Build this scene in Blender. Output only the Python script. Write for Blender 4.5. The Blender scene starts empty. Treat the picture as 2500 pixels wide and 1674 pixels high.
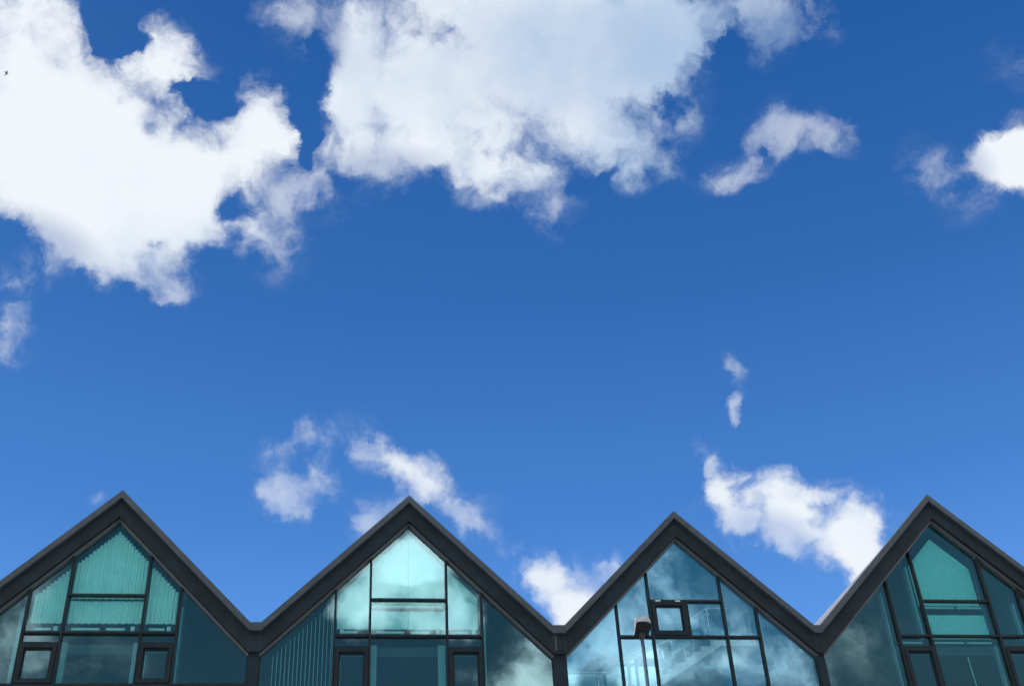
import bpy, bmesh, math, random
from mathutils import Vector, Matrix
random.seed(7)
SC = bpy.context.scene

# ------------------------------------------------------------------ camera
F, CX, CY = 2850.0, 1250.0, 837.0                       # focal length and centre, in pixels of the 2500 wide photo
CAM = Vector((0.0, -27.6, 1.6))
def _axes():
    up = Vector((998 - CX, -3150 - CY, F)).normalized()
    p = Vector((1200 - CX, 1549.5 - CY, F)); q = p + Vector((1000, 4.5, 0))
    x = p.cross(q).cross(up).normalized()
    if x.x < 0: x = -x
    return x, up.cross(x), up
AX, AY, AZ = _axes()
def ray(px, py):
    d = Vector((px - CX, py - CY, F)).normalized()
    return Vector((d.dot(AX), d.dot(AY), d.dot(AZ)))
def at(px, py, y=0.0):                                   # where the sight line meets the plane at that depth
    d = ray(px, py); return CAM + d * ((y - CAM.y) / d.y)
cam = bpy.data.cameras.new('camera'); co = bpy.data.objects.new('camera', cam); SC.collection.objects.link(co)
right = Vector((AX.x, AY.x, AZ.x)); down = Vector((AX.y, AY.y, AZ.y)); fwd = Vector((AX.z, AY.z, AZ.z))
m = Matrix((right, -down, -fwd)).transposed().to_4x4(); m.translation = CAM
co.matrix_world = m
cam.sensor_width = 36; cam.lens = 36 * F / 2500; cam.clip_start = .1; cam.clip_end = 5000
SC.camera = co
SC.view_settings.view_transform = 'Standard'; SC.view_settings.look = 'None'
SC.view_settings.exposure = 0; SC.view_settings.gamma = 1
SC.render.engine = 'CYCLES'
SC.cycles.max_bounces = 10; SC.cycles.transparent_max_bounces = 24
SC.cycles.use_denoising = True
SC.cycles.use_adaptive_sampling = True; SC.cycles.adaptive_threshold = .015; SC.cycles.adaptive_min_samples = 12

# ------------------------------------------------------------------ world: sky and clouds
SUN_EL, SUN_AZ = math.radians(56), math.radians(-42)     # azimuth from +Y towards +X
sun_dir = Vector((math.sin(SUN_AZ) * math.cos(SUN_EL), math.cos(SUN_AZ) * math.cos(SUN_EL), math.sin(SUN_EL)))
W = bpy.data.worlds.new('World'); SC.world = W; W.use_nodes = True
NT = W.node_tree; NT.nodes.clear()
def nd(t, nt=None, **kw):
    n = (nt or NT).nodes.new(t)
    for k, v in kw.items(): setattr(n, k, v)
    return n
def lk(a, b, nt=None): (nt or NT).links.new(a, b)
def setin(n, **kw):
    for k, v in kw.items(): n.inputs[k].default_value = v
def math_(op, a, b=None, c=None, clamp=False, nt=None):
    n = nd('ShaderNodeMath', nt, operation=op); n.use_clamp = clamp
    for i, v in enumerate((a, b, c)):
        if v is None: continue
        if isinstance(v, (int, float)): n.inputs[i].default_value = v
        else: lk(v, n.inputs[i], nt)
    return n.outputs[0]
def vmath(op, a, b=None, s=None, nt=None):
    n = nd('ShaderNodeVectorMath', nt, operation=op)
    for i, v in enumerate((a, b)):
        if v is None: continue
        if isinstance(v, (tuple, list)): n.inputs[i].default_value = v
        else: lk(v, n.inputs[i], nt)
    if s is not None: n.inputs['Scale'].default_value = s
    return n.outputs[0]
def noise(vec, scale, detail, rough=.5, nt=None, dist=0.0, color=False):
    n = nd('ShaderNodeTexNoise', nt); setin(n, Scale=scale, Detail=detail, Roughness=rough, Distortion=dist)
    lk(vec, n.inputs['Vector'], nt)
    return n.outputs['Color' if color else 'Fac']
def smooth(v, a, b, lo=0., hi=1., nt=None):
    n = nd('ShaderNodeMapRange', nt, interpolation_type='SMOOTHSTEP')
    for i, x in enumerate((v, a, b, lo, hi)):
        if isinstance(x, (int, float)): n.inputs[i].default_value = x
        else: lk(x, n.inputs[i], nt)
    return n.outputs[0]

tc = nd('ShaderNodeTexCoord').outputs['Generated']
sepx = nd('ShaderNodeSeparateXYZ'); lk(tc, sepx.inputs[0])
sky = nd('ShaderNodeTexSky', sky_type='NISHITA'); sky.sun_disc = False
sky.sun_elevation = SUN_EL; sky.sun_rotation = SUN_AZ
sky.altitude = 0; sky.air_density = 1.0; sky.dust_density = .3; sky.ozone_density = 2.5

# clouds: soft lobes set in sky directions, eroded by fractal noise
D2S = 2500 / 2342.0
def frame_of(x, y, rot, mirror):
    s = D2S
    c = ray(x * s, y * s)
    a = math.radians(rot)
    t1 = ray((x + 20 * math.cos(a)) * s, (y + 20 * math.sin(a)) * s) - c
    if mirror:                                            # a cloud behind the photographer, seen in the glass
        c.y = -c.y; t1.y = -t1.y
    t1 = (t1 - c * t1.dot(c)).normalized(); t2 = c.cross(t1).normalized()
    return c, t1, t2
def lobes(vec, items, start=None, mirror=False, grad='SPHERICAL'):
    acc = start
    for (x, y, rx, ry, rot, w) in items:
        c, t1, t2 = frame_of(x, y, rot, mirror)
        k = math.cos(math.atan(math.hypot(x * D2S - CX, y * D2S - CY) / F))
        mp = nd('ShaderNodeMapping', vector_type='TEXTURE')
        mp.inputs['Location'].default_value = c
        mp.inputs['Rotation'].default_value = Matrix((t1, t2, c)).transposed().to_euler('XYZ')
        mp.inputs['Scale'].default_value = (rx * D2S / F * k, ry * D2S / F * k, .6)
        lk(vec, mp.inputs['Vector'])
        g = nd('ShaderNodeTexGradient', gradient_type=grad); lk(mp.outputs[0], g.inputs[0])
        acc = math_('MULTIPLY_ADD', g.outputs['Fac'], w, acc if acc is not None else 0.0)
    return acc

L_ = [ # x, y, rx, ry, rotation, weight
 (60,120,200,230,0,2.0),(60,330,260,190,0,1.8),(370,110,95,75,20,1.2),(300,240,180,100,0,1.4),(410,160,85,60,10,1),
 (240,400,260,160,0,1.8),(400,430,190,120,0,1.5),(610,300,75,110,0,1.2),(540,360,130,85,-15,1.3),(610,235,45,60,-10,.9),
 (230,530,190,80,0,1.3),(365,600,75,70,0,1.0),(372,655,42,35,0,.7),(120,460,150,70,0,1.2),(430,500,75,75,0,1.1),
 (620,520,68,70,0,.8),(560,520,55,40,0,.7),(640,580,40,30,0,.45),(250,590,110,50,10,.7),(100,560,95,52,25,.85),(50,635,62,30,10,.62),(200,600,80,36,10,.7),(650,450,45,40,0,.6),
 (1150,60,420,170,0,2.2),(900,210,190,150,0,1.8),(800,110,75,150,0,1.4),(785,275,62,105,0,1.3),(1130,260,270,130,0,1.7),(1380,200,170,150,0,1.5),(1420,330,130,80,0,1.2),
 (1350,90,280,150,0,1.6),(1570,50,130,110,0,1.4),(1500,130,120,80,-20,1.2),(1230,430,65,60,0,.9),(1140,400,90,60,0,.9),(860,360,100,55,0,.9),
 (1000,350,160,50,0,1.),(1470,395,70,45,-20,.8),(1800,25,105,60,0,1.1),(1850,65,55,32,0,.8),(1700,5,80,45,0,.9),(1770,85,35,30,0,.5),
 (690,60,60,80,20,.7),(655,15,60,40,0,.7),(705,170,26,60,0,.6),(712,330,22,50,0,.42),(735,440,50,34,0,.42),(1560,200,50,50,0,.5),(1385,1310,50,36,0,.6),(1185,1270,30,22,0,.6),(700,430,64,36,-20,.6),(1250,500,50,38,0,.6),(1545,330,40,50,0,.5),
 (1835,300,96,46,8,1.0),(1775,312,50,36,-20,.6),(1668,408,78,42,-15,.95),(1718,365,40,26,-35,.4),(1908,318,48,38,10,.9),(1800,290,50,30,0,.4),
 (2330,392,120,82,35,2.1),(2325,435,50,44,0,1.2),(2285,365,85,58,0,1.3),(2350,320,50,60,0,.9),(2130,390,62,38,0,.62),(2245,440,50,40,20,.4),(2335,130,40,35,0,.45),(2225,370,45,30,0,.5),(2100,350,30,25,0,.36),
 (5,745,44,38,0,.6),(28,790,26,46,0,.42),(0,835,16,30,0,.5),
 (660,1022,62,46,-10,1.05),(728,1002,52,38,0,.9),(656,1132,58,46,0,.9),(704,1108,74,44,-10,.8),(708,1165,60,32,0,.8),(748,1070,34,50,0,.7),
 (868,1038,64,42,50,1.1),(930,1092,84,40,45,1.3),(974,1075,28,34,0,.8),(1012,1152,70,38,45,1.0),(830,1190,46,70,15,.95),(900,1150,80,46,-20,.95),(870,1200,50,40,0,.7),(1055,1205,66,34,35,.7),(1105,1230,52,28,20,.65),(1090,1190,30,30,0,.4),(850,1000,40,20,30,.4),
 (1240,1335,60,50,0,1.4),(1290,1378,92,55,30,1.6),(1320,1418,64,52,0,1.5),(1375,1335,55,30,-25,.7),(1232,1298,34,24,0,.7),
 (1668,1080,52,50,0,1.5),(1642,1035,22,32,-20,1.0),(1662,1120,48,36,0,1.3),(1695,1165,55,42,30,1.0),(1712,1205,54,38,20,1.2),(1790,1130,80,54,25,1.3),(1770,1190,60,30,20,.6),(1850,1180,100,55,25,1.1),
 (1912,1145,50,42,20,.85),(1962,1230,68,56,0,1.3),(1965,1290,64,66,10,1.5),(1995,1325,64,60,0,1.5),(1890,1232,90,36,15,.8),(1810,1205,60,34,20,.6),(1985,1190,36,40,0,.8),(2015,1240,40,60,0,.8),(1990,1350,40,34,0,1.2),(2010,1170,50,26,15,.5),(1850,1250,70,22,20,.42),
 (1690,950,20,36,0,1.3),(1692,872,14,32,-15,.6),(1607,1025,9,20,10,.5),(1580,1148,22,16,0,.48),(232,1140,18,11,0,.52),(2032,1150,18,13,20,.42),
]
HOLES = [(268,50,68,100,0,1.9),(322,88,56,34,15,1.7),(300,10,50,50,0,1.3),(480,225,92,38,12,1.9),(505,255,54,28,0,1.3),(430,215,44,20,-20,.8),(1742,348,40,60,30,.8),(5,530,75,64,0,1.2),(535,470,62,38,0,.9),(345,310,40,26,0,.7),(470,578,46,46,0,.8),
 (985,60,80,50,40,1.7),(1040,92,70,32,20,.8),(1540,235,50,36,0,.9),(355,535,40,24,0,.5),(1345,430,55,38,0,.9),(1170,345,44,30,0,.4),(1120,350,60,34,15,.5),(1680,90,44,76,35,1.0),(1390,395,60,22,-20,.4),(690,300,28,150,0,1.4),(715,190,36,130,0,1.2),(790,410,55,34,0,.5),
 (690,1065,36,22,0,.5),(1740,1110,16,34,0,.5),(1745,1215,26,20,0,.5),(1840,1215,30,18,0,.45),(1880,1170,26,16,20,.3)]
REFL = [(940,1285,150,80,0,2.6),(910,1340,120,60,0,1.6),(1040,1400,60,70,0,1.1),(830,1400,60,60,0,1.3),(960,1420,140,40,0,1.0),
 (1230,1440,42,30,10,.6),(1200,1500,60,50,0,.9),(1240,1560,80,50,0,1.),(1150,1560,40,40,0,.6),(1062,1545,34,22,0,.6),
 (1505,1295,60,44,0,.65),(1560,1340,90,50,10,.42),(1480,1370,50,26,0,.38),
 (1370,1450,120,80,0,.8),(1480,1480,70,70,0,.6),(1340,1540,120,70,0,.7),(1620,1540,80,30,0,.6),(1500,1560,70,50,0,.55),(1715,1500,70,80,0,.75),(1800,1490,42,70,20,.62),(1850,1545,70,60,0,.8),(1590,1425,60,18,0,.42),
 (10,1500,50,60,0,.5),(100,1360,40,60,0,.36),(210,1510,80,40,0,.36),(90,1420,30,30,0,.42),(1975,1450,50,60,0,.33)]
T = .30
def grown(items): return [(x, y, rx / (1 - T / max(w, .45)) * .93, ry / (1 - T / max(w, .45)) * .93, r, w) for (x, y, rx, ry, r, w) in items]
nv = nd('ShaderNodeTexNoise'); setin(nv, Scale=9, Detail=7, Roughness=.62); lk(tc, nv.inputs['Vector'])
wv = vmath('SUBTRACT', nv.outputs['Color'], (.5, .5, .5))
v1 = vmath('ADD', tc, vmath('SCALE', wv, s=.07))
nv2 = nd('ShaderNodeTexNoise'); setin(nv2, Scale=34, Detail=5, Roughness=.6); lk(v1, nv2.inputs['Vector'])
v2 = vmath('ADD', v1, vmath('SCALE', vmath('SUBTRACT', nv2.outputs['Color'], (.5, .5, .5)), s=.022))
Sfront = lobes(v2, grown(L_))
Sback = lobes(v2, grown(REFL), mirror=True)
# broken cloud over the rest of the sky, away from the two stretches set out above
cf = (ray(1250, 837)); cb = ray(1200, 1500); cb.y = -cb.y
def away(c, a, b):
    n = nd('ShaderNodeVectorMath', operation='DOT_PRODUCT'); lk(tc, n.inputs[0]); n.inputs[1].default_value = c
    return smooth(n.outputs['Value'], math.cos(math.radians(b)), math.cos(math.radians(a)), 1., 0.)
far = math_('MULTIPLY', away(cf, 34, 42), away(cb, 24, 32))
cover = smooth(noise(tc, 2.6, 6, .55), .42, .58)
S = math_('ADD', Sfront, Sback)
S = math_('MULTIPLY_ADD', math_('MULTIPLY', cover, far), 1.3, S)
S = math_('MINIMUM', S, 2.3)
n1 = noise(v1, 22, 9, .60)
bite = smooth(noise(v2, 15, 4, .6), .30, .62, .25, 1.5)
S = math_('SUBTRACT', S, math_('MULTIPLY', lobes(v2, HOLES), bite))
n2 = noise(v2, 70, 5, .6)
er = math_('ADD', math_('MULTIPLY_ADD', n1, 3.7, -1.88), math_('MULTIPLY_ADD', n2, 1.0, -.5))
er = math_('MULTIPLY', er, smooth(sepx.outputs['Y'], .1, -.3, 1., .7))
er = math_('MULTIPLY', er, smooth(S, .7, 1.9, 1., .4))
dens = math_('MULTIPLY_ADD', er, math_('MULTIPLY', S, 2.0, clamp=True), S)
alpha = smooth(dens, T - .28, math_('MULTIPLY_ADD', noise(tc, 5, 2, .5), 1.4, T + .75))
THIN = [(1830,310,230,120,0,1.1),(1680,400,150,90,-20,1.1),(690,1090,190,170,0,.85),(840,1180,140,130,0,.7),(1090,1220,130,80,20,1.),(690,70,120,160,0,1.1),(90,560,170,90,20,.7),(20,790,110,140,0,.9),
 (1690,910,60,120,0,.6),(2130,400,150,110,0,1.1),(1250,490,120,90,0,.9),(670,520,110,150,0,.8),(1760,1220,160,70,15,.7),(2335,130,90,80,0,1.),(380,660,110,70,0,.5),(700,430,130,80,0,1.1),(1550,380,110,130,0,.7),(1780,80,200,110,20,.6),
 (1385,1330,80,50,0,.8),(232,1140,50,40,0,.9),(880,400,190,80,0,.7),(1330,440,110,60,0,.6)]
thin = math_('MINIMUM', lobes(tc, THIN), .42)
alpha = math_('MULTIPLY', alpha, math_('SUBTRACT', 1.0, thin))
# brightness of the cloud body
SHADE = [(1480,150,450,380,0,1.35),(1180,60,500,330,0,.55),(60,180,520,480,0,-.9),(2340,380,160,130,0,-.5),(560,330,260,200,0,-.4),(1790,60,260,170,0,.55),(1450,380,240,150,0,.4),(820,330,160,110,0,.3),(1200,420,330,120,0,.45),(900,150,200,260,0,.25),(300,600,340,140,0,.35),(620,520,120,110,0,.35),(1800,1180,300,180,0,.12)]
RSH = [(1640,1480,80,90,0,.3),(1550,1320,90,60,0,.5),(1160,1440,60,60,0,.5)]
sh = math_('ADD', lobes(tc, SHADE), lobes(tc, RSH, mirror=True))
lowf = noise(v1, 7, 4, .5)
rel = noise(v1, 11, 6, .52)
rel2 = noise(vmath('ADD', v1, tuple((sun_dir - Vector((0, 0, .2))).normalized() * .022)), 11, 6, .52)
sh = math_('ADD', sh, math_('MULTIPLY_ADD', lowf, 2.2, -1.08))
sh = math_('ADD', sh, math_('MULTIPLY', math_('SUBTRACT', rel2, rel), 1.5))
sh = smooth(sh, -.35, 1.75)
mixc = nd('ShaderNodeMix', data_type='RGBA'); lk(sh, mixc.inputs['Factor'])
K = 10.0
mixc.inputs['A'].default_value = (.88*K, .925*K, .98*K, 1); mixc.inputs['B'].default_value = (.41*K, .56*K, .77*K, 1)
# clear sky, deepened as the photo's is
tint0 = nd('ShaderNodeMix', data_type='RGBA', blend_type='MULTIPLY'); tint0.inputs['Factor'].default_value = 1
lk(sky.outputs[0], tint0.inputs['A']); tint0.inputs['B'].default_value = (.43, .86, 1.25, 1)
rp = nd('ShaderNodeValToRGB'); lk(sepx.outputs['Z'], rp.inputs[0])
STOPS = [(0, (.42,.60,.86)), (.33, (.130,.352,.88)), (.45, (.064,.222,.625)), (.60, (.029,.139,.445)), (.78, (.009,.086,.335)), (1, (.007,.065,.28))]
e = rp.color_ramp.elements[0]; e.position = 0; e.color = (*STOPS[0][1], 1)
e = rp.color_ramp.elements[1]; e.position = 1; e.color = (*STOPS[-1][1], 1)
for p, c in STOPS[1:-1]:
    e = rp.color_ramp.elements.new(p); e.color = (*c, 1)
deep = nd('ShaderNodeMix', data_type='RGBA', blend_type='MULTIPLY'); deep.inputs['Factor'].default_value = 1
lk(rp.outputs[0], deep.inputs['A']); deep.inputs['B'].default_value = (10, 10, 10, 1)
deep.clamp_result = False
tint = nd('ShaderNodeMix', data_type='RGBA'); tint.inputs['Factor'].default_value = .85
lk(tint0.outputs['Result'], tint.inputs['A']); lk(deep.outputs['Result'], tint.inputs['B'])
pale = nd('ShaderNodeMix', data_type='RGBA', blend_type='MULTIPLY'); lk(smooth(sepx.outputs['Y'], .1, -.5, 0., 1.), pale.inputs['Factor'])
lk(tint.outputs['Result'], pale.inputs['A']); pale.inputs['B'].default_value = (1.25, .98, .60, 1)
behind = smooth(sepx.outputs['Y'], .1, -.35, 1., 5.2)          # lit side of clouds opposite the sun, boosted further to brighten facade and blinds
lit = nd('ShaderNodeVectorMath', operation='SCALE'); lk(mixc.outputs['Result'], lit.inputs[0]); lk(behind, lit.inputs['Scale'])
fin = nd('ShaderNodeMix', data_type='RGBA'); lk(alpha, fin.inputs['Factor'])
lk(pale.outputs['Result'], fin.inputs['A']); lk(lit.outputs[0], fin.inputs['B'])
bg = nd('ShaderNodeBackground'); bg.inputs['Strength'].default_value = .1
lk(fin.outputs['Result'], bg.inputs['Color'])
W.cycles.sampling_method = 'MANUAL'; W.cycles.sample_map_resolution = 256
wo = nd('ShaderNodeOutputWorld'); lk(bg.outputs[0], wo.inputs['Surface'])

sun = bpy.data.lights.new('sun', 'SUN'); sun.energy = 4; sun.angle = math.radians(.5); sun.color = (1, .95, .88)
so = bpy.data.objects.new('sun', sun); SC.collection.objects.link(so)
so.rotation_euler = sun_dir.to_track_quat('Z', 'Y').to_euler()

# ------------------------------------------------------------------ helpers
COL = SC.collection
def mat(name, col, rough=.6, metal=0., nscale=0, namt=.0, bump=0., bscale=40, spec=.5, trans=None):
    mt = bpy.data.materials.new(name); mt.use_nodes = True; nt = mt.node_tree
    b = nt.nodes['Principled BSDF']; b.inputs['Base Color'].default_value = (*col, 1)
    b.inputs['Roughness'].default_value = rough; b.inputs['Metallic'].default_value = metal
    b.inputs['Specular IOR Level'].default_value = spec
    ob = nd('ShaderNodeTexCoord', nt).outputs['Object']
    if namt:
        n = noise(ob, nscale or 3, 6, .6, nt)
        r = smooth(n, .3, .7, 1 - namt, 1 + namt, nt)
        mx = nd('ShaderNodeVectorMath', nt, operation='SCALE'); mx.inputs[0].default_value = col; lk(r, mx.inputs['Scale'], nt)
        lk(mx.outputs[0], b.inputs['Base Color'], nt)
        lk(math_('MULTIPLY', r, rough, nt=nt), b.inputs['Roughness'], nt)
    if bump:
        n = noise(ob, bscale, 4, .6, nt); bp = nd('ShaderNodeBump', nt); bp.inputs['Strength'].default_value = bump
        bp.inputs['Distance'].default_value = .02; lk(n, bp.inputs['Height'], nt); lk(bp.outputs[0], b.inputs['Normal'], nt)
    if trans:                                             # thin cloth: part of the light comes through
        tr = nd('ShaderNodeBsdfTranslucent', nt); tr.inputs[0].default_value = (*trans[1], 1)
        ms = nd('ShaderNodeMixShader', nt); ms.inputs[0].default_value = trans[0]
        lk(b.outputs[0], ms.inputs[1], nt); lk(tr.outputs[0], ms.inputs[2], nt)
        lk(ms.outputs[0], nt.nodes['Material Output'].inputs[0], nt)
    return mt
def glass(name, tintc, refl, rcol=(.86, .97, 1.0), wav=.12):
    mt = bpy.data.materials.new(name); mt.use_nodes = True; nt = mt.node_tree; nt.nodes.clear()
    tr = nd('ShaderNodeBsdfTransparent', nt); tr.inputs[0].default_value = (*tintc, 1)
    gl = nd('ShaderNodeBsdfGlossy', nt); gl.inputs['Roughness'].default_value = .0; gl.inputs['Color'].default_value = (*rcol, 1)
    ob = nd('ShaderNodeTexCoord', nt).outputs['Object']
    bp = nd('ShaderNodeBump', nt); bp.inputs['Strength'].default_value = wav; bp.inputs['Distance'].default_value = .01
    lk(noise(ob, .7, 1, .4, nt), bp.inputs['Height'], nt); lk(bp.outputs[0], gl.inputs['Normal'], nt)
    fr = nd('ShaderNodeFresnel', nt); fr.inputs['IOR'].default_value = 1.45
    f = math_('MULTIPLY_ADD', fr.outputs[0], .8, refl, clamp=True, nt=nt)
    ms = nd('ShaderNodeMixShader', nt); lk(f, ms.inputs[0], nt); lk(tr.outputs[0], ms.inputs[1], nt); lk(gl.outputs[0], ms.inputs[2], nt)
    o = nd('ShaderNodeOutputMaterial', nt); lk(ms.outputs[0], o.inputs[0], nt)
    return mt
M = dict(
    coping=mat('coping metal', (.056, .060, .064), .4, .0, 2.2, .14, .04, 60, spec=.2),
    band=mat('fascia metal', (.016, .022, .026), .5, .0, 1.6, .16, .04, 60, spec=.08),
    frame=mat('frame metal', (.016, .021, .024), .45, .0, 4, .12, spec=.08),
    trim=mat('edge trim', (.09, .082, .082), .45),
    seal=mat('black seal', (.012, .012, .013), .7),
    roof=mat('roof sheet', (.16, .17, .19), .45, .3, 2, .15),
    wall=mat('plaster', (.72, .73, .72), .85, 0, 2, .06),
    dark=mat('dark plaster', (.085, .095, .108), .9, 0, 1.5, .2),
    floor=mat('floor slab', (.35, .36, .36), .8, 0, 3, .2),
    white=mat('white paint', (.85, .86, .85), .5),
    steel=mat('brushed steel', (.75, .77, .78), .3, .6),
    pleat=mat('pleated blind cloth', (.92, .93, .90), .9, 0, 5, .05),
    roller=mat('roller blind cloth', (.86, .88, .88), .9, 0, 5, .04),
    green=mat('green blind cloth', (.50, .76, .74), .9, 0, 9, .07),
    lining=mat('grey lining', (.34, .42, .46), .8),
    slat=mat('grey slat', (.28, .35, .39), .7),
    lobby=mat('grey lobby wall', (.42, .50, .55), .85, 0, 1.2, .15),
    pale=mat('pale lobby wall', (.52, .60, .62), .85, 0, 1.2, .1),
    treads=mat('stair steel', (.93, .94, .93), .5),
    pole=mat('galvanised pole', (.045, .068, .095), .7, .0, 6, .25, spec=.15),
    shell=mat('lamp shell', (.34, .33, .345), .6, 0, 9, .18, .1, 60),
    lens=mat('lamp lens', (.018, .017, .019), .4, 0, 14, .3, spec=.15),
    rust=mat('rusty collar', (.022, .018, .018), .8, 0, 14, .4),
    bird=mat('bird feathers', (.045, .043, .045), .8, 0, 30, .3),
)
G = dict(
    main=glass('teal glass', (.74, .97, .945), .055, (.78, .97, 1.0)),
    clear=glass('clear teal glass', (.88, .985, .985), .07, (.56, .90, 1.05)),
    rail=glass('frosted rail glass', (.80, .95, .95), .06),
)
M['sky_opal'] = mat('opal rooflight', (.7, .75, .75), .6, trans=(.8, (.13, .30, .39)))  # blue in the translucent tint stands in for sky reflected in the glass
G['frost'] = mat('frosted balustrade', (.70, .80, .80), .6, trans=(.5, (.7, .9, .9)))
def obj(name, verts, faces, mt, parent=None, mats=None, idx=None):
    me = bpy.data.meshes.new(name); me.from_pydata([tuple(v) for v in verts], [], faces); me.update()
    o = bpy.data.objects.new(name, me); COL.objects.link(o)
    me.materials.append(mt)
    bm = bmesh.new(); bm.from_mesh(me); bmesh.ops.recalc_face_normals(bm, faces=bm.faces); bm.to_mesh(me); bm.free()
    if parent is not None: o.parent = parent
    return o
class MB:
    def __init__(s): s.v = []; s.f = []
    def prism(s, poly, y0, y1):                            # polygon in x,z pulled through y
        n = len(poly); b = len(s.v)
        s.v += [(x, y0, z) for x, z in poly] + [(x, y1, z) for x, z in poly]
        s.f.append(tuple(b + i for i in range(n))); s.f.append(tuple(b + n + i for i in range(n))[::-1])
        for i in range(n):
            j = (i + 1) % n; s.f.append((b + i, b + j, b + n + j, b + n + i))
        return s
    def strip(s, top, off0, off1, y0, y1):                 # band hanging below a polyline
        b = len(s.v); n = len(top)
        for y in (y0, y1):
            for o_ in (off0, off1):
                s.v += [(x, y, z - o_) for x, z in top]
        for i in range(n - 1):
            A, B, C_, D = b + i, b + n + i, b + 2 * n + i, b + 3 * n + i
            s.f += [(A, A + 1, B + 1, B), (C_ + 1, C_, D, D + 1), (A + 1, A, C_, C_ + 1), (B, B + 1, D + 1, D)]
        for e in (b, b + n - 1):
            s.f.append((e, e + n, e + 3 * n, e + 2 * n))
        return s
    def box(s, x0, x1, y0, y1, z0, z1):
        return s.prism([(x0, z0), (x1, z0), (x1, z1), (x0, z1)], y0, y1)
    def tube(s, a, b_, r, n=8, r2=None):
        a = Vector(a); b_ = Vector(b_); d = (b_ - a).normalized()
        u = d.orthogonal().normalized(); w = d.cross(u); k = len(s.v); r2 = r if r2 is None else r2
        for c, rr in ((a, r), (b_, r2)):
            for i in range(n):
                t = 2 * math.pi * i / n; s.v.append(tuple(c + (u * math.cos(t) + w * math.sin(t)) * rr))
        for i in range(n):
            j = (i + 1) % n; s.f.append((k + i, k + j, k + n + j, k + n + i))
        s.f.append(tuple(k + i for i in range(n))[::-1]); s.f.append(tuple(k + n + i for i in range(n)))
        return s
    def build(s, name, mt, parent=None): return obj(name, s.v, s.f, mt, parent)
def tag(o, label=None, cat=None, group=None, kind=None):
    for k, v in (('label', label), ('category', cat), ('group', group), ('kind', kind)):
        if v: o[k] = v
    return o

# ------------------------------------------------------------------ ground
gv = [(-1500, -1500, 0), (1500, -1500, 0), (1500, 1500, 0), (-1500, 1500, 0)]
gm = mat('paving', (.30, .32, .33), .9, 0, .6, .25, .3, 12)
tag(obj('ground', gv, [(0, 1, 2, 3)], gm), kind='structure')

# ------------------------------------------------------------------ the gabled building
PY = -.30                                                  # plane of the coping face
node_px = [(-127,1510),(300.4,1195.4),(611,1517.4),(638,1517.4),(999,1208.5),(1350,1525),(1378.5,1524.5),(1644,1246.5),(1988,1524.5),(2003,1524.5),(2262.6,1206)]
N = [at(px, py, PY) for px, py in node_px]; N = [(p.x, p.z) for p in N]
ZV = N[2][1]
last = N[-1]; N.append((last[0] + (last[1] - ZV) * 1.03, ZV))
N = [(N[0][0] - .27, ZV)] + [(x, z) for x, z in N] + [(N[-1][0] + .30, ZV)]
# N: left flat end, V0R, A1, V1L, V1R, A2, V2L, V2R, A3, V3L, V3R, A4, V4L, right flat end
BAYS = [(1, 2, 3), (4, 5, 6), (7, 8, 9), (10, 11, 12)]
H1, H2, HT = .205, .70, .775                               # depth of coping, bottom of fascia, bottom of trim
bld = bpy.data.objects.new('gabled_building', None); COL.objects.link(bld)
tag(bld, 'dark grey metal building with a row of four glazed zigzag gables under the sky', 'building')
def edge(k):                                               # shared flats are split in the middle
    if k == 1: return N[0]
    if k == 12: return N[13]
def bay_line(bi):
    l, a, r = BAYS[bi]
    L0 = N[0] if bi == 0 else ((N[l][0] + N[l - 1][0]) / 2, (N[l][1] + N[l - 1][1]) / 2)
    R0 = N[13] if bi == 3 else ((N[r][0] + N[r + 1][0]) / 2, (N[r][1] + N[r + 1][1]) / 2)
    return [L0, N[l], N[a], N[r], R0]
def zline(line, x):
    for (x0, z0), (x1, z1) in zip(line[:-1], line[1:]):
        if x0 <= x <= x1: return z0 + (z1 - z0) * (x - x0) / (x1 - x0)
    return line[0][1] if x < line[0][0] else line[-1][1]
def drop(line, d): return [(x, z - d) for x, z in line]
def cell(line, xa, xb, z0, z1=None):
    """outline of a glazed cell; the top follows the gable unless z1 is given"""
    if z1 is not None: return [(xa, z0), (xb, z0), (xb, z1), (xa, z1)]
    p = [(xa, z0), (xb, z0), (xb, zline(line, xb))]
    p += [(x, z) for x, z in reversed(line) if xa < x < xb]
    p.append((xa, zline(line, xa)))
    return [q for i, q in enumerate(p) if i == 0 or abs(q[0] - p[i-1][0]) + abs(q[1] - p[i-1][1]) > 1e-4]

MW = .052                                                  # width of a mullion
ZLOWS = [at(250, 1668, -.05).z] + [at(998, 1690, -.05).z] * 3   # the transom just above the lower edge of the photo
def X(px, py): return at(px, py, -.06).x
def Zp(px, py): return at(px, py, -.06).z
mull = [
    [X(76.5,1429), X(181.5,1365), X(368.5,1365), X(443,1439)],
    [X(820.5,1444), X(906.8,1365.3), X(1088.7,1368.7), X(1174.4,1444)],
    [X(1504.6,1481), X(1577.0,1403.3), X(1752,1403.3), X(1844.2,1481)],
    [X(2165,1429), X(2221.6,1360.5), X(2381.4,1355.7), X(2478.2,1425.9)]]
h1 = [Zp(260,1451.5), Zp(998,1462.6), Zp(1665,1466), Zp(2340,1466)]
h2 = [Zp(250,1543), Zp(998,1550.8), Zp(1680,1552.9), Zp(2340,1551)]
h3 = [Zp(250,1569.5), Zp(998,1579.8), None, Zp(2250,1578)]
YB = 9.0                                                   # the building's depth
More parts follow.
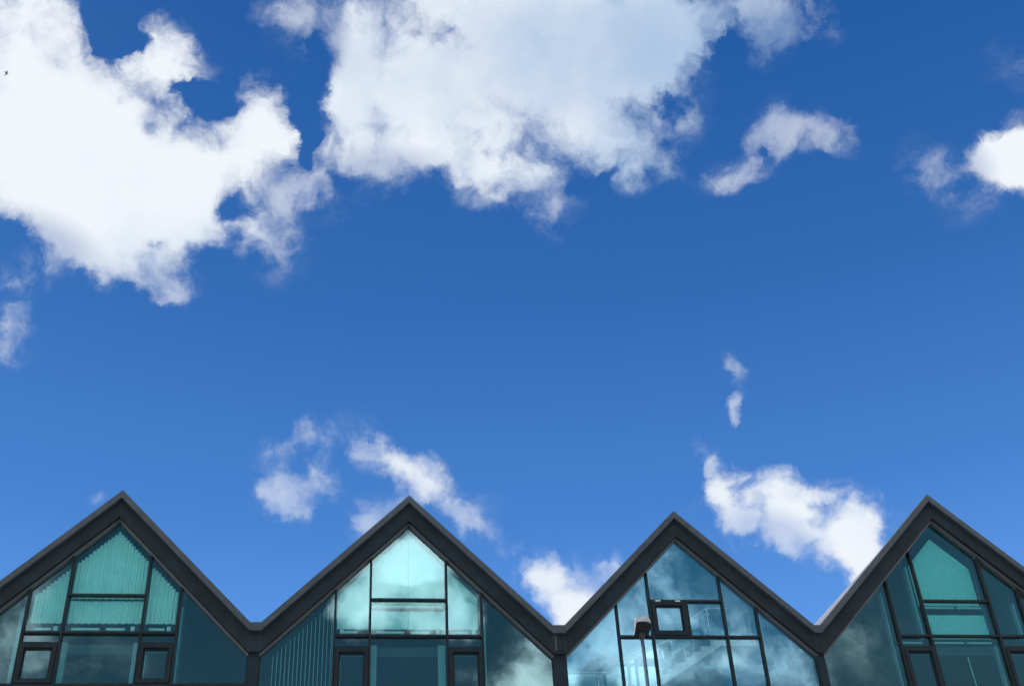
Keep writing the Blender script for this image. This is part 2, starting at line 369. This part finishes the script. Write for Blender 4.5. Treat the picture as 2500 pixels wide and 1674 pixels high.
def blind(name, poly, y, mt, parent, pitch=None, seam=None):
    """cloth filling the outline; pleated in vertical folds when a pitch is given"""
    xs = sorted(set([p[0] for p in poly])); x0, x1 = xs[0], xs[-1]
    def zz(x, top):
        best = []
        n = len(poly)
        for i in range(n):
            (ax, az), (bx, bz) = poly[i], poly[(i + 1) % n]
            if abs(ax - bx) < 1e-6:
                if abs(ax - x) < 1e-6: best += [az, bz]
            elif min(ax, bx) - 1e-6 <= x <= max(ax, bx) + 1e-6:
                best.append(az + (bz - az) * (x - ax) / (bx - ax))
        return max(best) if top else min(best)
    mb = MB()
    if pitch:
        n = int((x1 - x0) / pitch)
        for i in range(n):                                 # each fold is cut level at its own height
            xa = x0 + i * pitch; xb = xa + pitch
            jt = random.uniform(-.008, .008); zt = min(zz(xa, 1), zz(min(xb, x1), 1)) + jt; zb = zz((xa + min(xb, x1)) / 2, 0)
            zb += .012 * (i % 2)
            k = len(mb.v); xm = xa + pitch * random.uniform(.38, .62); dp = random.uniform(.014, .034)
            for yy in (0, .006):
                mb.v += [(xa, y + yy, zb), (xm, y - dp + yy, zb), (xb, y + yy, zb), (xb, y + yy, zt), (xm, y - dp + yy, zt), (xa, y + yy, zt)]
            mb.f += [(k, k+1, k+4, k+5), (k+1, k+2, k+3, k+4), (k+6, k+11, k+10, k+7), (k+7, k+10, k+9, k+8),
                     (k, k+6, k+7, k+1), (k+1, k+7, k+8, k+2), (k+5, k+4, k+10, k+11), (k+4, k+3, k+9, k+10), (k, k+5, k+11, k+6), (k+2, k+8, k+9, k+3)]
    else:
        parts = [(x0, x1)] if not seam else [(x0, seam - .008), (seam + .008, x1)]
        for a, b in parts:
            nx = 14; cols = sorted(set([a + (b - a) * i / nx for i in range(nx + 1)] + [q for q in xs if a < q < b]))
            for a2, b2 in zip(cols[:-1], cols[1:]):
                wa = .006 * math.sin(a2 * 9); wb = .006 * math.sin(b2 * 9)
                k = len(mb.v)
                for yy in (0, .004):
                    mb.v += [(a2, y + wa + yy, zz(a2, 0)), (b2, y + wb + yy, zz(b2, 0)), (b2, y + wb + yy, zz(b2, 1)), (a2, y + wa + yy, zz(a2, 1))]
                mb.f += [(k, k+1, k+2, k+3), (k+7, k+6, k+5, k+4), (k, k+4, k+5, k+1), (k+3, k+2, k+6, k+7)]
    return mb.build(name, mt, parent)

for bi in range(4):
    l, a, r = BAYS[bi]; line = bay_line(bi); ZLOW = ZLOWS[bi]
    xl, xr = N[l][0], N[r][0]
    MB().strip(line, 0, H1, PY, .35).build('coping', M['coping'], bld)
    MB().strip(line, H1 - .004, H2, -.205, .12).build('fascia', M['band'], bld)
    inner = [line[0]] + line[1:4] + [line[4]]
    MB().strip(line[1:4], H2 + .022, HT, -.115, .06).build('edge_trim', M['trim'], bld)
    MB().strip(line, H2 - .003, H2 + .022, -.13, .10).build('shadow_gap', M['seal'], bld)
    gl_line = drop(line, HT - .02)
    for jx in (N[a][0], N[l][0] - .004, N[r][0] + .004):
        MB().box(jx - .006, jx + .006, -.2075, -.2045, zline(line, jx) - H2 + .03, zline(line, jx) - H1 - .03).build('panel_joint', M['seal'], bld)
    # roof
    rb = MB(); ap = N[a]
    for (p, q) in ((line[0], line[1]), (line[1], line[2]), (line[2], line[3]), (line[3], line[4])):
        d = .10
        P, Q = (p[0], p[1] - d), (q[0], q[1] - d)
        def slab(t0, t1, y0, y1, b=rb, d0=0, d1=.28):
            A = (P[0] + (Q[0] - P[0]) * t0, P[1] + (Q[1] - P[1]) * t0); B = (P[0] + (Q[0] - P[0]) * t1, P[1] + (Q[1] - P[1]) * t1)
            b.prism([(A[0], A[1] - d0), (B[0], B[1] - d0), (B[0], B[1] - d1), (A[0], A[1] - d1)], y0, y1)
            return b
        if bi == 2 and p in (line[1], line[2]): slab(0, 1, .352, YB, MB(), .02, .06).build('fill_rooflight', M['sky_opal'], bld)  # slopes made wholly translucent, added to brighten the stair below
        elif bi == 2: slab(0, 1, .352, YB, MB()).build('roof', M['roof'], bld)
        else: slab(0, 1, .352, YB)
    if rb.v: rb.build('roof', M['roof'], bld)
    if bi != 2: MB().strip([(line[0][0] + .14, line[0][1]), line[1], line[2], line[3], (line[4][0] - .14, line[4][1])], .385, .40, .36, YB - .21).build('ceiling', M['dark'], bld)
    if bi == 2: MB().box(N[6][0] + .035, N[6][0] + .085, -.212, -.2055, ZV - H2 + .05, ZV - H1 - .04).build('lit_step_strip', M['coping'], bld)  # paler strip stands in for light on the stepped fascia edge
    # column under the valley on the left of each bay, and the last one on the right
    def column(xa, xb):
        c = MB().box(xa, xb, -.10, .25, 0, ZV - H2 - .02); c.build('column', M['band'], bld)
    if bi == 0: column(N[0][0], N[1][0])
    if bi > 0: column(N[l - 1][0] - .015, N[l][0] + .0)
    if bi == 3: column(N[12][0], N[13][0])
    # frame of the glazed gable
    m1, m2, m3, m4 = mull[bi]; fr = MB(); mi = M['frame']
    w = MW / 2; fy0, fy1 = -.085, .05
    zf = drop(line, HT)
    ztop = lambda x: min(zline(zf, x - w), zline(zf, x + w)) + .01
    for x in (m1, m2, m3, m4): fr.box(x - w, x + w, fy0, fy1, 8.6, ztop(x))
    def bar(xa, xb, z, hh=w): fr.box(xa, xb, fy0 + .003, fy1 - .003, z - hh, z + hh)
    bar(m2 + w, m3 - w, h1[bi])
    for p, q in ((m1, m2), (m2, m3), (m3, m4)): bar(p + w, q - w, h2[bi])
    cells = []                                             # (outline, name of glass)
    g = G['main'] if bi != 2 else G['clear']
    if bi != 2:
        for p, q in ((m1, m2), (m3, m4)): bar(p + w, q - w, h3[bi])
    for p, q in ((xl, m1), (m1, m2), (m2, m3), (m3, m4), (m4, xr)):
        a0 = p + (w if p != xl else 0); b0 = q - (w if q != xr else 0)
        fr.box(a0, b0, fy0 + .003, fy1 - .003, ZLOW - .20, ZLOW)
    # narrow jambs beside the columns
    fr.box(xl, xl + .03, fy0 + .01, fy1, 8.6, ZV - HT); fr.box(xr - .03, xr, fy0 + .01, fy1, 8.6, ZV - HT)
    gf = fr.build('glazed_gable', mi, bld)
    e = .004
    cells += [cell(gl_line, xl + e, m1 - w + e, ZLOW - e), cell(gl_line, m4 + w - e, xr - e, ZLOW - e)]
    cells += [cell(gl_line, m1 + w - e, m2 - w + e, h2[bi] + w - e), cell(gl_line, m3 + w - e, m4 - w + e, h2[bi] + w - e)]
    cells += [cell(gl_line, m2 + w - e, m3 - w + e, h1[bi] + w - e)]
    zl = ZLOW - e
    sash = []
    if bi == 2:
        xm = X(1681, 1510)
        sash.append((m2 + w, xm - .03, h2[bi] + w, h1[bi] - w))
        cells.append(cell(gl_line, xm + .03, m3 - w + e, h2[bi] + w - e, h1[bi] - w + e))
        sb = MB().box(xm - .03, xm + .03, fy0 + .003, fy1 - .003, h2[bi] + w, h1[bi] - w); sb.build('transom_post', mi, gf)
        for p, q in ((m1, m2), (m2, m3), (m3, m4)): cells.append(cell(gl_line, p + w - e, q - w + e, zl, h2[bi] - w + e))
    else:
        cells.append(cell(gl_line, m2 + w - e, m3 - w + e, h2[bi] + w - e, h1[bi] - w + e))
        cells.append(cell(gl_line, m2 + w - e, m3 - w + e, zl, h2[bi] - w + e))
        for p, q in ((m1, m2), (m3, m4)):
            cells.append(cell(gl_line, p + w - e, q - w + e, h3[bi] + w - e, h2[bi] - w + e))
            sash.append((p + w, q - w, ZLOW, h3[bi] - w))
    for c in cells:                                        # every pane sits a hair out of true
        po_ = MB().prism(c, 0, .012).build('pane', g, gf)
        ta, tb = random.uniform(-.0028, .0028), random.uniform(-.0022, .0022)
        cx_ = sum(p[0] for p in c) / len(c); cz_ = sum(p[1] for p in c) / len(c)
        for v_ in po_.data.vertices: v_.co.y += ta * (v_.co.x - cx_) + tb * (v_.co.z - cz_)
    for (x0, x1, z0, z1) in sash:                          # opening lights
        sf = MB(); t = .085 if bi != 2 else .10; s0 = -.105; u = .006
        x0 += u; x1 -= u; z0 += u; z1 -= u
        sf.box(x0, x0 + t, s0, .04, z0, z1).box(x1 - t, x1, s0, .04, z0, z1)
        sf.box(x0 + t, x1 - t, s0, .04, z1 - t, z1).box(x0 + t, x1 - t, s0, .04, z0, z0 + t)
        so_ = sf.build('window', mi, bld)
        ri = MB(); t2 = .035                              # inner bead, stepped back
        ri.box(x0 + t, x0 + t + t2, s0 + .05, .035, z0 + t, z1 - t).box(x1 - t - t2, x1 - t, s0 + .05, .035, z0 + t, z1 - t)
        ri.box(x0 + t + t2, x1 - t - t2, s0 + .05, .035, z1 - t - t2, z1 - t).box(x0 + t + t2, x1 - t - t2, s0 + .05, .035, z0 + t, z0 + t + t2)
        ri.build('bead', mi, so_)
        MB().prism([(x0 + t, z0 + t), (x1 - t, z0 + t), (x1 - t, z1 - t), (x0 + t, z1 - t)], -.02, -.008).build('pane', g, so_)
        if bi == 2:
            for hx in (x0 + .12, x1 - .26): MB().box(hx, hx + .13, s0 - .008, s0 + .02, z1 + .001, z1 + .02).build('hinge', M['white'], so_)
    # plain cladding below the photographed storey
    MB().box(xl, xr, -.06, .1, 0, ZLOW - .20).build('lower_cladding', M['band'], bld)

    # ---------------- rooms behind the glass
    zs = h2[bi] - .10
    rm = MB()
    mx0, mx1 = line[0][0], line[4][0]
    under = drop(line, .41 if bi != 2 else .175)
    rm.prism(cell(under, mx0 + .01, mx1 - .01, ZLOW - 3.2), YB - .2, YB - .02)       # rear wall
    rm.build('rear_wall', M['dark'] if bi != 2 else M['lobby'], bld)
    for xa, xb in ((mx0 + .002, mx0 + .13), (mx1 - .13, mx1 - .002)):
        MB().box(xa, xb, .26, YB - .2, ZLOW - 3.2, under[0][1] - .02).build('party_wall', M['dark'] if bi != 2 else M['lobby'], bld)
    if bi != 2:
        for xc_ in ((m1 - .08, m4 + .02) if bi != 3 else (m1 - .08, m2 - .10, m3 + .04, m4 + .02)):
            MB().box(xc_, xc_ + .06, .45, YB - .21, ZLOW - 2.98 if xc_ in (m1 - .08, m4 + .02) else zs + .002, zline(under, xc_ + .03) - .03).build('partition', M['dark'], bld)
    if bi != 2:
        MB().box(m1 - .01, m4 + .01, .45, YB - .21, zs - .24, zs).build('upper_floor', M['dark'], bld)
    MB().box(mx0 + .14, mx1 - .14, .13, YB - .21, ZLOW - 3.2, ZLOW - 3.0).build('lower_floor', M['floor'], bld)

    in_line = drop(line, HT + .11)
    if bi in (0, 1):
        pl = blind if True else None
        mt_ = M['pleat'] if bi == 0 else M['roller']; pt = .078 if bi == 0 else None
        zb = h2[bi] + w + (.29 if bi == 0 else .24); y = .20
        sx = (m2 + m3) / 2 if bi == 1 else None
        blind('blind', cell(in_line, m1 + w + .03, m2 - w - .01, zb), y, mt_, gf, pt)
        blind('blind', cell(in_line, m2 + w + .01, m3 - w - .01, h1[bi] + .0), y, mt_, gf, pt, sx)
        blind('blind', cell(in_line, m2 + w + .01, m3 - w - .01, zb, h1[bi] - w - (.03 if bi == 0 else .18)), y, mt_, gf, pt, sx)
        blind('blind', cell(in_line, m3 + w + .01, m4 - w - .05, zb), y, mt_, gf, pt)
        zr = h2[bi] + w + .12
        xc = (m2 + m3) / 2
        for p, q in ((m1 + .22, m2 - .30), (m2 + .16, xc - .10), (xc + .06, m3 - .42), (m3 + .14, m4 - .32)):
            MB().box(p, q, .16, .22, zr, zr + .055).build('blind_rail', M['white'], gf)
        for c in (m2 - .24, m3 - .28, m4 - .26) if bi == 0 else (m1 + .13, m3 - .26, m4 - .24):
            MB().box(c, c + .09, .14, .20, zr - .02, zr + .09).build('blind_winder', M['white'], gf)
        if bi == 1:
            MB().box(m2 + w + .02, m3 - w - .04, .13, .22, h1[bi] - .13, h1[bi] - .075).build('blind_cassette', M['white'], gf)
    if bi == 3:
        in4 = drop(line, HT + .36)
        xs_ = (m2 + m3) / 2 + .1
        blind('blind', cell(in4, m2 + w + .02, m3 - w - .12, h1[bi] - .02), .24, M['green'], gf, None, None)
        blind('blind', cell(in4, m2 + w + .10, m3 - w - .08, h2[bi] + w, h1[bi] - .28), .24, M['green'], gf, None, None)
        for p, q in ((m2 + .08, xs_ - .06), (xs_ + .02, m3 - .16)):
            MB().box(p, q, .16, .22, h1[bi] - .12, h1[bi] - .08).build('blind_cassette', M['white'], gf)
            MB().box(p, q, .16, .22, h2[bi] - .12, h2[bi] - .085).build('blind_cassette', M['white'], gf)
        MB().box(m1 + .06, m2 - .16, .16, .22, h2[bi] - .12, h2[bi] - .085).build('blind_cassette', M['white'], gf)
        MB().tube((xs_, .3, h2[bi] - .45), (xs_ + .03, .3, ZLOW - .3), .012).build('blind_cord', M['white'], gf)
    if bi == 1:                                            # upright slats in the left-hand triangle
        sl = MB(); x = xl + .30
        while x < m1 - .06:
            sl.box(x, x + .022, .18, .23, ZLOW - .1, zline(in_line, x) - .05); x += .098
        sl.build('slat_screen', M['slat'], gf)
        MB().box(-.62 + m2 + 1.2, -.62 + m2 + 1.38, 2.4, 3.6, zs - .42, zs - .38).build('ceiling_light', M['white'], bld)
    # pale returns of the inner lining beside the posts
    def ret(x0, x1, z0, z1, y0=.16, y1=.30): MB().box(x0, x1, y0, y1, z0, z1).build('inner_lining', M['lining'], bld)
    if bi == 0:
        ret(m2 + .03, m2 + .14, ZLOW - .2, h2[bi] - .16); ret(m3 - .16, m3 - .05, ZLOW - .2, h2[bi] - .16)
        ret(m4 + .035, m4 + .07, ZLOW - .2, zline(gl_line, m4) - .45)
        ret(m1 - .22, m1 - .06, ZLOW - .2, zline(gl_line, m1) - .35, .3, .4); ret(m3 + .10, m3 + .17, ZLOW - .2, h3[bi] - .2)
    if bi == 1:
        ret(m2 + .02, m2 + .18, ZLOW - .2, h2[bi] - .16); ret(m3 - .22, m3 - .04, ZLOW - .2, h2[bi] - .16)
        ret(m1 - .035, m1 - .03 + .012, ZLOW - .2, zline(gl_line, m1) - .3); ret(m4 + .05, m4 + .12, ZLOW - .2, zline(gl_line, m4) - .5, .3, .34)
        ret(m1 + .14, m1 + .17, ZLOW - .2, h3[bi] - .25)
    if bi == 3:
        ret(m1 - .13, m1 - .10, ZLOW - .2, zline(gl_line, m1) - .3); ret(m2 - .12, m2 - .06, h2[bi], zline(gl_line, m2) - .4)
        ret(m3 - .10, m3 - .06, ZLOW - .2, h2[bi] - .2); ret(m4 - .14, m4 - .08, h2[bi], zline(gl_line, m4) - .4)

# ------------------------------------------------------------------ stair behind the third gable
def Q(u, v, y): return at(1340 + u * .2989, 1224 + v * .2989, y)    # from an enlargement of the photo
YS = 1.0
def poly_xz(pts, y): return [(Q(u, v, y).x, Q(u, v, y).z) for u, v in pts]
stair_px = [(905,1510),(910,1412),(965,1412),(968,1362),(1033,1362),(1036,1315),(1112,1312),(1115,1268),(1170,1268),(1174,1224),(1240,1222),(1243,1178),(1322,1176),(1325,1130),
            (1440,1130),(1440,1176),(1400,1180)]
st = MB().prism(poly_xz(stair_px, YS), YS, YS + .05).build('staircase', M['treads'], bld)
trd = MB()
for (u0, v0), (u1, v1) in zip(stair_px[1:13:2], stair_px[2:14:2]):
    a_, b_ = Q(u0, v0, YS), Q(u1, v1, YS)
    trd.box(a_.x, b_.x, YS + .05, YS + 1.3, a_.z - .05, a_.z - .004)
trd.build('tread', M['treads'], st)
if False: lo = [Q(905,1510,YS), Q(1400,1180,YS)]
if False: MB().prism([(lo[0].x, lo[0].z + .03), (lo[1].x, lo[1].z + .03), (lo[1].x, lo[1].z + .1), (lo[0].x, lo[0].z + .1)], YS + .052, YS + 1.3).build('soffit', M['dark'], st)
MB().prism(poly_xz([(1440,1126),(1692,1126),(1692,1176),(1440,1176)], YS), YS - .01, YS + 1.4).build('landing', M['treads'], bld)
# lower landing and pale wall on the left
MB().prism(poly_xz([(150,1560),(890,1560),(890,1180),(640,1240),(500,1395),(150,1392)], YS + 1.7), YS + 1.7, YS + 1.85).build('stair_wall', M['pale'], bld)
MB().prism(poly_xz([(890,1560),(1420,1560),(1420,1120),(900,1120)], YS + 1.9), YS + 1.9, YS + 2.0).build('stair_wall', M['pale'], bld)
def post(pts, fits, y=YS - .08, r=.016):
    a_, b_ = [Q(u, v, y) for u, v in pts]
    o = MB().tube((a_.x, y, a_.z), (a_.x, y, b_.z), r).build('balustrade_post', M['steel'], bld)
    for u, v in fits:
        c = Q(u, v, y); MB().tube((a_.x - .07, y, c.z), (a_.x + .07, y, c.z), .022).build('glass_clamp', M['white'], o)
post([(397,1385),(412,1700)], [(400,1433)]); post([(655,1285),(680,1700)], [(660,1332),(668,1500)])
post([(900,1240),(920,1480)], [(908,1365)]); post([(965,1180),(980,1352)], [(950,1228)]); post([(1108,1200),(1128,1338)], [(1100,1226)])
post([(1172,1124),(1180,1215)], []); post([(1285,870),(1322,1172)], [(1283,918),(1305,1078)]); post([(1615,880),(1665,1172)], [(1612,918),(1642,1078)])
hr = MB(); yh = YS - .08
pts = [(160,1392),(500,1392),(640,1300),(900,1160),(1020,1110),(1200,925),(1287,868),(1450,870),(1640,872)]
for p, q in zip(pts[:-1], pts[1:]):
    A_, B_ = Q(*p, yh), Q(*q, yh); hr.tube(A_, B_, .02)
hr.build('handrail', M['treads'], bld)
for quad in ([(160,1400),(500,1400),(640,1308),(655,1560),(160,1560)], [(665,1300),(895,1176),(905,1400),(905,1560),(670,1560)],
             [(925,1165),(1280,880),(1300,1080),(930,1300)], [(1300,885),(1600,885),(1640,1120),(1330,1120)]):
    MB().prism(poly_xz(quad, yh), yh + .03, yh + .042).build('balustrade_glass', G['rail'], bld)

# ------------------------------------------------------------------ street lamp
YL = -5.2
def R5(u, v, y=YL): return at(1500 + u / 7.84, 1474 + v / 7.84, y)
lamp = bpy.data.objects.new('street_lamp', None); COL.objects.link(lamp)
base = R5(540, 1000); zn = R5(528, 640).z; xn = R5(528, 640).x
lamp.location = (xn, YL, 0)
tag(lamp, 'tall grey street lamp with a boxy pale head in front of the stair window', 'street lamp')
def local(o):                                             # world coordinates -> the lamp's own
    for v in o.data.vertices: v.co -= Vector(lamp.location)
    return o
po = local(MB().tube((xn, YL, 0), (xn, YL, 4.5), .085, 20, .07).tube((xn, YL, 4.5), (xn, YL, zn), .045, 20, .038).build('pole', M['pole'], lamp))
for p in po.data.polygons: p.use_smooth = len(p.vertices) == 4
zc = R5(528, 575).z
local(MB().tube((xn, YL, zn - .03), (xn, YL, zc + .02), .055, 18, .068).build('collar', M['rust'], lamp))
# head: a hooded box; a pale arched visor in front, the dark glazed underside raking back to the pole
yf, ym, yr = YL - .20, YL + .02, YL + .12
def arch(ul, ur, vtop, vside, y, dx=0, dz=0, n=14):        # upper outline of the hood, left to right
    L_o, R_o, T_o = R5(ul, vside, y), R5(ur, vside, y), R5((ul + ur) / 2, vtop, y)
    out = []
    for k in range(n + 1):
        t = math.pi * (1 - k / n)
        cx_, rx_ = (L_o.x + R_o.x) / 2, (R_o.x - L_o.x) / 2
        c_, s_ = math.cos(t), math.sin(t)
        out.append(Vector((cx_ + rx_ * math.copysign(abs(c_) ** .55, c_), y, L_o.z + (T_o.z - L_o.z) * s_ ** .8)))
    return out
top = arch(412, 694, 226, 350, yf); low = arch(414, 700, 322, 392, yf)
xb0, xb1 = R5(385, 575, ym).x, R5(655, 575, ym).x; zb = R5(520, 575, ym).z
n = len(top)
back_top = arch(378, 650, 252, 335, yr)
bot_mid = [Vector((xb0 + (xb1 - xb0) * k / (n - 1), ym, zb)) for k in range(n)]
xr0, xr1 = R5(381, 575, yr).x, R5(640, 575, yr).x
bot_back = [Vector((xr0 + (xr1 - xr0) * k / (n - 1), yr, zb)) for k in range(n)]
rows = [low, top, back_top, bot_back, bot_mid]
v = [p for r_ in rows for p in r_]; f = []
for k in range(5):
    k2 = (k + 1) % 5
    if k == 4: continue
    for i in range(n - 1): f.append((k * n + i, k * n + i + 1, k2 * n + i + 1, k2 * n + i))
for i in range(n - 1): f.append((4 * n + i, 4 * n + i + 1, i + 1, i))
f.append(tuple(k * n for k in range(5))); f.append(tuple(k * n + n - 1 for k in (4, 3, 2, 1, 0)))
head = local(obj('lamp_head', v, f, M['shell'], lamp))
bv_ = head.modifiers.new('edge', 'BEVEL'); bv_.width = .008; bv_.segments = 2; bv_.limit_method = 'ANGLE'
off = Vector((0, -.012, -.012))
def mixv(a_, b_, t): return a_ + (b_ - a_) * t
lw = [mixv(p, q, .03) for p, q in zip(low, bot_mid)]; bw = [mixv(p, q, .97) for p, q in zip(low, bot_mid)]
sh = lambda arr, o_: [Vector((p.x, p.y, p.z)) + o_ for p in arr]
v = sh(lw, off) + sh(bw, off) + sh(lw, -off * .2) + sh(bw, -off * .2); f = []
for i in range(n - 1):
    f += [(i, i + 1, n + i + 1, n + i), (2 * n + i + 1, 2 * n + i, 3 * n + i, 3 * n + i + 1), (i + 1, i, 2 * n + i, 2 * n + i + 1), (n + i, n + i + 1, 3 * n + i + 1, 3 * n + i)]
f += [(0, n, 3 * n, 2 * n), (n - 1, 3 * n - 1, 4 * n - 1, 2 * n - 1)]
local(obj('lamp_glass', v, f, M['lens'], head))
local(MB().box(xb0 - .004, xb1 + .004, ym - .03, yr - .01, zb - .03, zb - .002).build('base_plate', M['seal'], head))

# ------------------------------------------------------------------ bird
YBd = 26.0
bc = at(16.5, 178.5, YBd); px1 = (at(17.5, 178.5, YBd) - bc).length
def bv(u, v, dy=0): return at(u / 1568 * 50, 150 + v / 1568 * 50, YBd + dy)
def skin(chain, radii, edges):
    me = bpy.data.meshes.new('bird'); me.from_pydata([tuple(c) for c in chain], edges, []); me.update()
    o = bpy.data.objects.new('bird', me); COL.objects.link(o); me.materials.append(M['bird'])
    sk = o.modifiers.new('skin', 'SKIN')
    for i, (a_, b_) in enumerate(radii): me.skin_vertices[0].data[i].radius = (a_ * px1, b_ * px1)
    me.skin_vertices[0].data[0].use_root = True
    o.modifiers.new('sub', 'SUBSURF').levels = 1; o.modifiers['sub'].render_levels = 1
    return o
ch = [bv(500,890), bv(560,930), bv(640,930), bv(490,830), bv(540,770,.2), bv(610,765,.3), bv(430,860,-.1), bv(290,790,-.3), bv(490,990,.1), bv(420,1050,.3), bv(270,1090,.5)]
bird = skin(ch, [(1.9,1.9),(1.5,1.5),(.8,.8),(2.,1.6),(1.5,1.),(.6,.45),(1.5,1.),(.5,.4),(1.7,1.2),(1.3,.8),(.5,.4)],
     [(0,1),(1,2),(0,3),(3,4),(4,5),(0,6),(6,7),(0,8),(8,9),(9,10)])
for v in bird.data.vertices: v.co -= bc
bird.location = bc
tag(bird, 'tiny dark bird with spread wings flying against the white cloud', 'bird')
